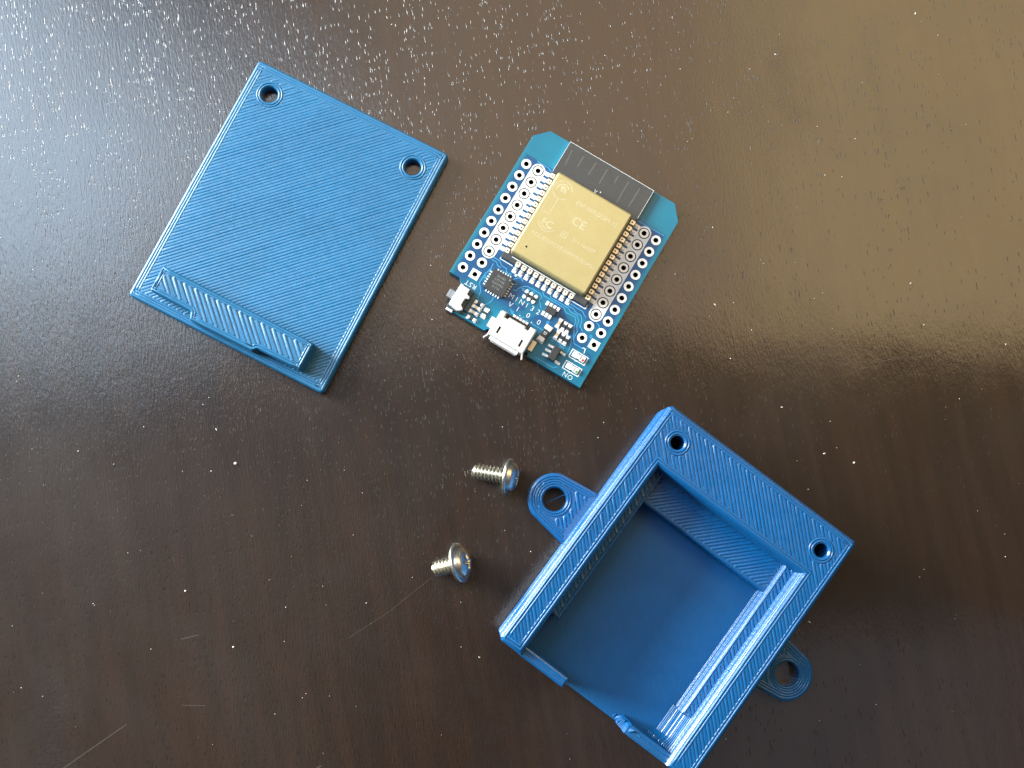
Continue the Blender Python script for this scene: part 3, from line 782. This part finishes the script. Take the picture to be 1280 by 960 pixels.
for ch_c, xx in zip('MINI32', (-3.6, -2.5, -1.4, -.3, .85, 2.1)): text(ch_c, 1.35, xx, -11.5, ZB + .01, 0, board, M['silk'], bold=-.012)
for ch_c, xx, yy in zip('V1.0.0', (-2.95, -1.4, -.45, .85, 2.0, 3.15), (-12.9, -12.95, -13.4, -13.0, -13.4, -13.1)): text(ch_c, 1.35, xx, yy, ZB + .01, 0, board, M['silk'], bold=-.012 if ch_c != '.' else .02)
bm = bmesh.new(); ribbon(bm, [(12.42, -12.95), (12.98, -12.9), (13.15, -13.75)], .16, ZB, .016); build('printed_hook', bm, board, M['silk'])
bm = bmesh.new(); prism(bm, circ(-4.9, -7.7, .24, 12), ZB, ZB + .016); build('printed_dot', bm, board, M['silk'])
# ---- reset button
bm = bmesh.new(); box(bm, -12.75, -19.3, ZB + .02, -9.9, -14.4, ZB + .9, .06); build('button_base', bm, board, M['glue'])
bm = bmesh.new()
prism(bm, rnd([(-12.5, -14.55), (-10.55, -14.6), (-10.55, -15.6), (-9.85, -15.85), (-9.85, -16.25), (-10.5, -16.5), (-10.5, -17.9), (-9.85, -18.3), (-9.9, -18.7), (-10.6, -19.2), (-12.5, -18.9)], .12, 2), ZB + .9, ZB + 1.75, ch=.12)
build('button_housing', bm, board, M['steel'])
bm = bmesh.new(); box(bm, -13.75, -17.75, ZB + .3, -12.5, -16.2, ZB + 1.45, .12); build('plunger', bm, board, M['grey_plastic'])
bm = bmesh.new(); box(bm, -12.7, -19.75, ZB + .003, -11.4, -18.95, ZB + .22, .05); box(bm, -12.7, -14.8, ZB + .003, -12.1, -14.2, ZB + .22, .05); build('button_pad', bm, board, M['tin'])
bm = bmesh.new(); box(bm, -9.95, -18.3, ZB + .004, -8.95, -15.2, ZB + .45, .15); build('resin_patch', bm, board, M['glue'])
# ---- micro USB socket
Z0, Z1 = ZB + .05, ZB + 2.65
us = [(-3.45, -14.9), (-2.55, -14.85), (-2.5, -15.85), (-1.85, -15.85), (-1.7, -15.4), (1.6, -15.35), (1.75, -15.75), (2.4, -15.75), (2.45, -14.95), (3.5, -14.9), (3.72, -15.2), (3.75, -20.1), (-3.7, -20.1), (-3.7, -15.2)]
bm = bmesh.new()
prism(bm, us, Z0, Z1, [rect(-2.5, -19.1, -2.1, -17.75), rect(2.15, -19.2, 2.55, -17.8)], ch=.25)
usb = build('usb_socket', bm, board, M['steel'])
bm = bmesh.new(); box(bm, -2.5, -15.8, Z0, 2.4, -14.7, Z0 + .9, .05); box(bm, -2.7, -19.6, Z0 + .3, 2.8, -17.5, Z1 - .5, 0); build('socket_insert', bm, usb, M['socket_dark'])
bm = bmesh.new()
box(bm, -3.0, -20.75, Z1 - .35, 2.85, -20.12, Z1 - .12, .08)
for s in (-1, 1):
    m = Matrix.Translation((s * 3.75, -20.45, Z1 - .9)) @ Matrix.Rotation(s * .45, 4, 'Z') @ Matrix.Diagonal((.25, 1.1, 1.3, 1)); bmesh.ops.create_cube(bm, size=1, matrix=m)
box(bm, -2.7, -20.7, Z0 + .1, 2.6, -20.12, Z0 + .3, .05)
build('flared_lip', bm, usb, M['steel'])
bm = bmesh.new(); box(bm, -3.0, -20.14, Z0 + .35, 2.9, -20.105, Z1 - .4, 0); build('socket_opening', bm, usb, M['socket_dark'])
bm = bmesh.new(); box(bm, -.45, -1.0, 0, .45, 1.0, .45, .08); t1 = build('solder_tab', bm, board, M['copper_pad'])
t1.location = (-4.25 * MM, -17.55 * MM, (ZB + .003) * MM); t2 = again(t1, board, (4.35, -17.5, ZB + .003))
for i in range(5): putlead(leg2, -1.2 + .65 * i, -14.55, 0)

# ------------------------------------------------------------------ screws
def screw(label, tip, head, L, rf, group):
    """pan-head machine screw with a washer flange, resting on thread tip and flange rim"""
    tx, ty = tip; az = atan2(head[1] - ty, head[0] - tx)
    rs = 1.48
    th = math.asin((rf - rs) / hypot(L, 0))
    root = thing('machine_screw', label, 'screw', (tx, ty, 0), az, group)
    X = Matrix.Translation((0, 0, rs * cos(th))) @ Matrix.Rotation(pi / 2 - th, 4, 'Y')        # local z runs from tip to head
    def lathe(prof, n=40):
        b = bmesh.new(); rows = []
        for r, z in prof: rows.append([b.verts.new((r * cos(2 * pi * i / n), r * sin(2 * pi * i / n), z)) for i in range(n)] if r > 0 else [b.verts.new((0, 0, z))])
        for a, c in zip(rows, rows[1:]):
            for i in range(n):
                j = (i + 1) % n
                if len(a) == 1 and len(c) > 1: b.faces.new((a[0], c[j], c[i]))
                elif len(c) == 1 and len(a) > 1: b.faces.new((a[i], a[j], c[0]))
                elif len(a) > 1: b.faces.new((a[i], a[j], c[j], c[i]))
        return b
    # thread: helical crest
    b = bmesh.new(); n = 28; pitch = .68; turns = int(L / pitch); rows = []
    steps = int(n * L / pitch)
    prof = [(0, .0), (.18, .0), (.44, 1.0), (.56, 1.0), (.82, 0), (1.0, 0)]
    for s in range(steps + 1):
        a = 2 * pi * s / n; z = L * s / steps
        row = []
        for q, hh in prof:
            zz = min(L, max(0, z - pitch / 2 + q * pitch)); fade = min(1, zz / .5)
            r = rs - .50 + .50 * hh * fade
            row.append(b.verts.new((r * cos(a), r * sin(a), zz)))
        rows.append(row)
    for r0, r1 in zip(rows, rows[1:]):
        for k in range(len(prof) - 1): b.faces.new((r0[k], r1[k], r1[k + 1], r0[k + 1]))
    c = lathe([(0, 0), (rs - .55, 0), (rs - .52, .12), (rs - .52, L)], n)
    me = bpy.data.meshes.new('t'); c.to_mesh(me); c.free(); b.from_mesh(me); bpy.data.meshes.remove(me)
    b.transform(X); build('threaded_shank', b, root, M['screw'])
    b = lathe([(rs - .3, L - .02), (rf - .25, L - .02), (rf - .05, L + .04), (rf, L + .2), (rf, L + .42), (rf - .08, L + .55), (rf - .45, L + .6), (2.6, L + .62)])
    b.transform(X); build('washer_flange', b, root, M['screw'], True)
    # domed head with a cross recess
    b = bmesh.new(); n = 48; rings = 16; R_ = 2.65; rows = []
    for i in range(rings + 1):
        r = R_ * (1 - (i / rings)); row = []
        t_ = r / R_
        zt = L + .6 + 1.45 * (max(0, 1 - t_ ** 2.6)) ** .5
        for k in range(n):
            a = 2 * pi * k / n; x, y = r * cos(a), r * sin(a)
            w = .27
            dcross = min(max(abs(x) - 1.35, abs(y) - w), max(abs(y) - 1.35, abs(x) - w))
            dep = .75 * max(0, min(1, -dcross / .10 + .3)) if dcross < .05 else 0
            row.append(b.verts.new((x, y, zt - dep)))
            if r < 1e-6: break
        rows.append(row)
    for a, c in zip(rows, rows[1:]):
        for i in range(n):
            j = (i + 1) % n
            if len(c) == 1: b.faces.new((a[i], a[j], c[0]))
            else: b.faces.new((a[i], a[j], c[j], c[i]))
    b.transform(X); hd = build('pan_head', b, root, M['screw'], True)
    # the cross recess itself: four dark-walled grooves cut as a separate liner
    b = bmesh.new()
    w = .27; g = 1.3
    cr = [(w, w), (g, w), (g, -w), (w, -w), (w, -g), (-w, -g), (-w, -w), (-g, -w), (-g, w), (-w, w), (-w, g), (w, g)]
    prism(b, [(x, y) for x, y in cr], L + 1.2, L + 2.02); b.transform(X)
    b.free()
    return root
screw('loose pan-head screw with washer flange lying just left of the case mounting ear', (-6.9, -15.95), (-.8, -17.0), 6.2, 3.25, 'loose machine screws')
screw('loose pan-head screw lying alone on the wood, lower and farther from the case ear', (-13.9, -33.4), (-9.1, -32.2), 4.8, 3.5, 'loose machine screws')
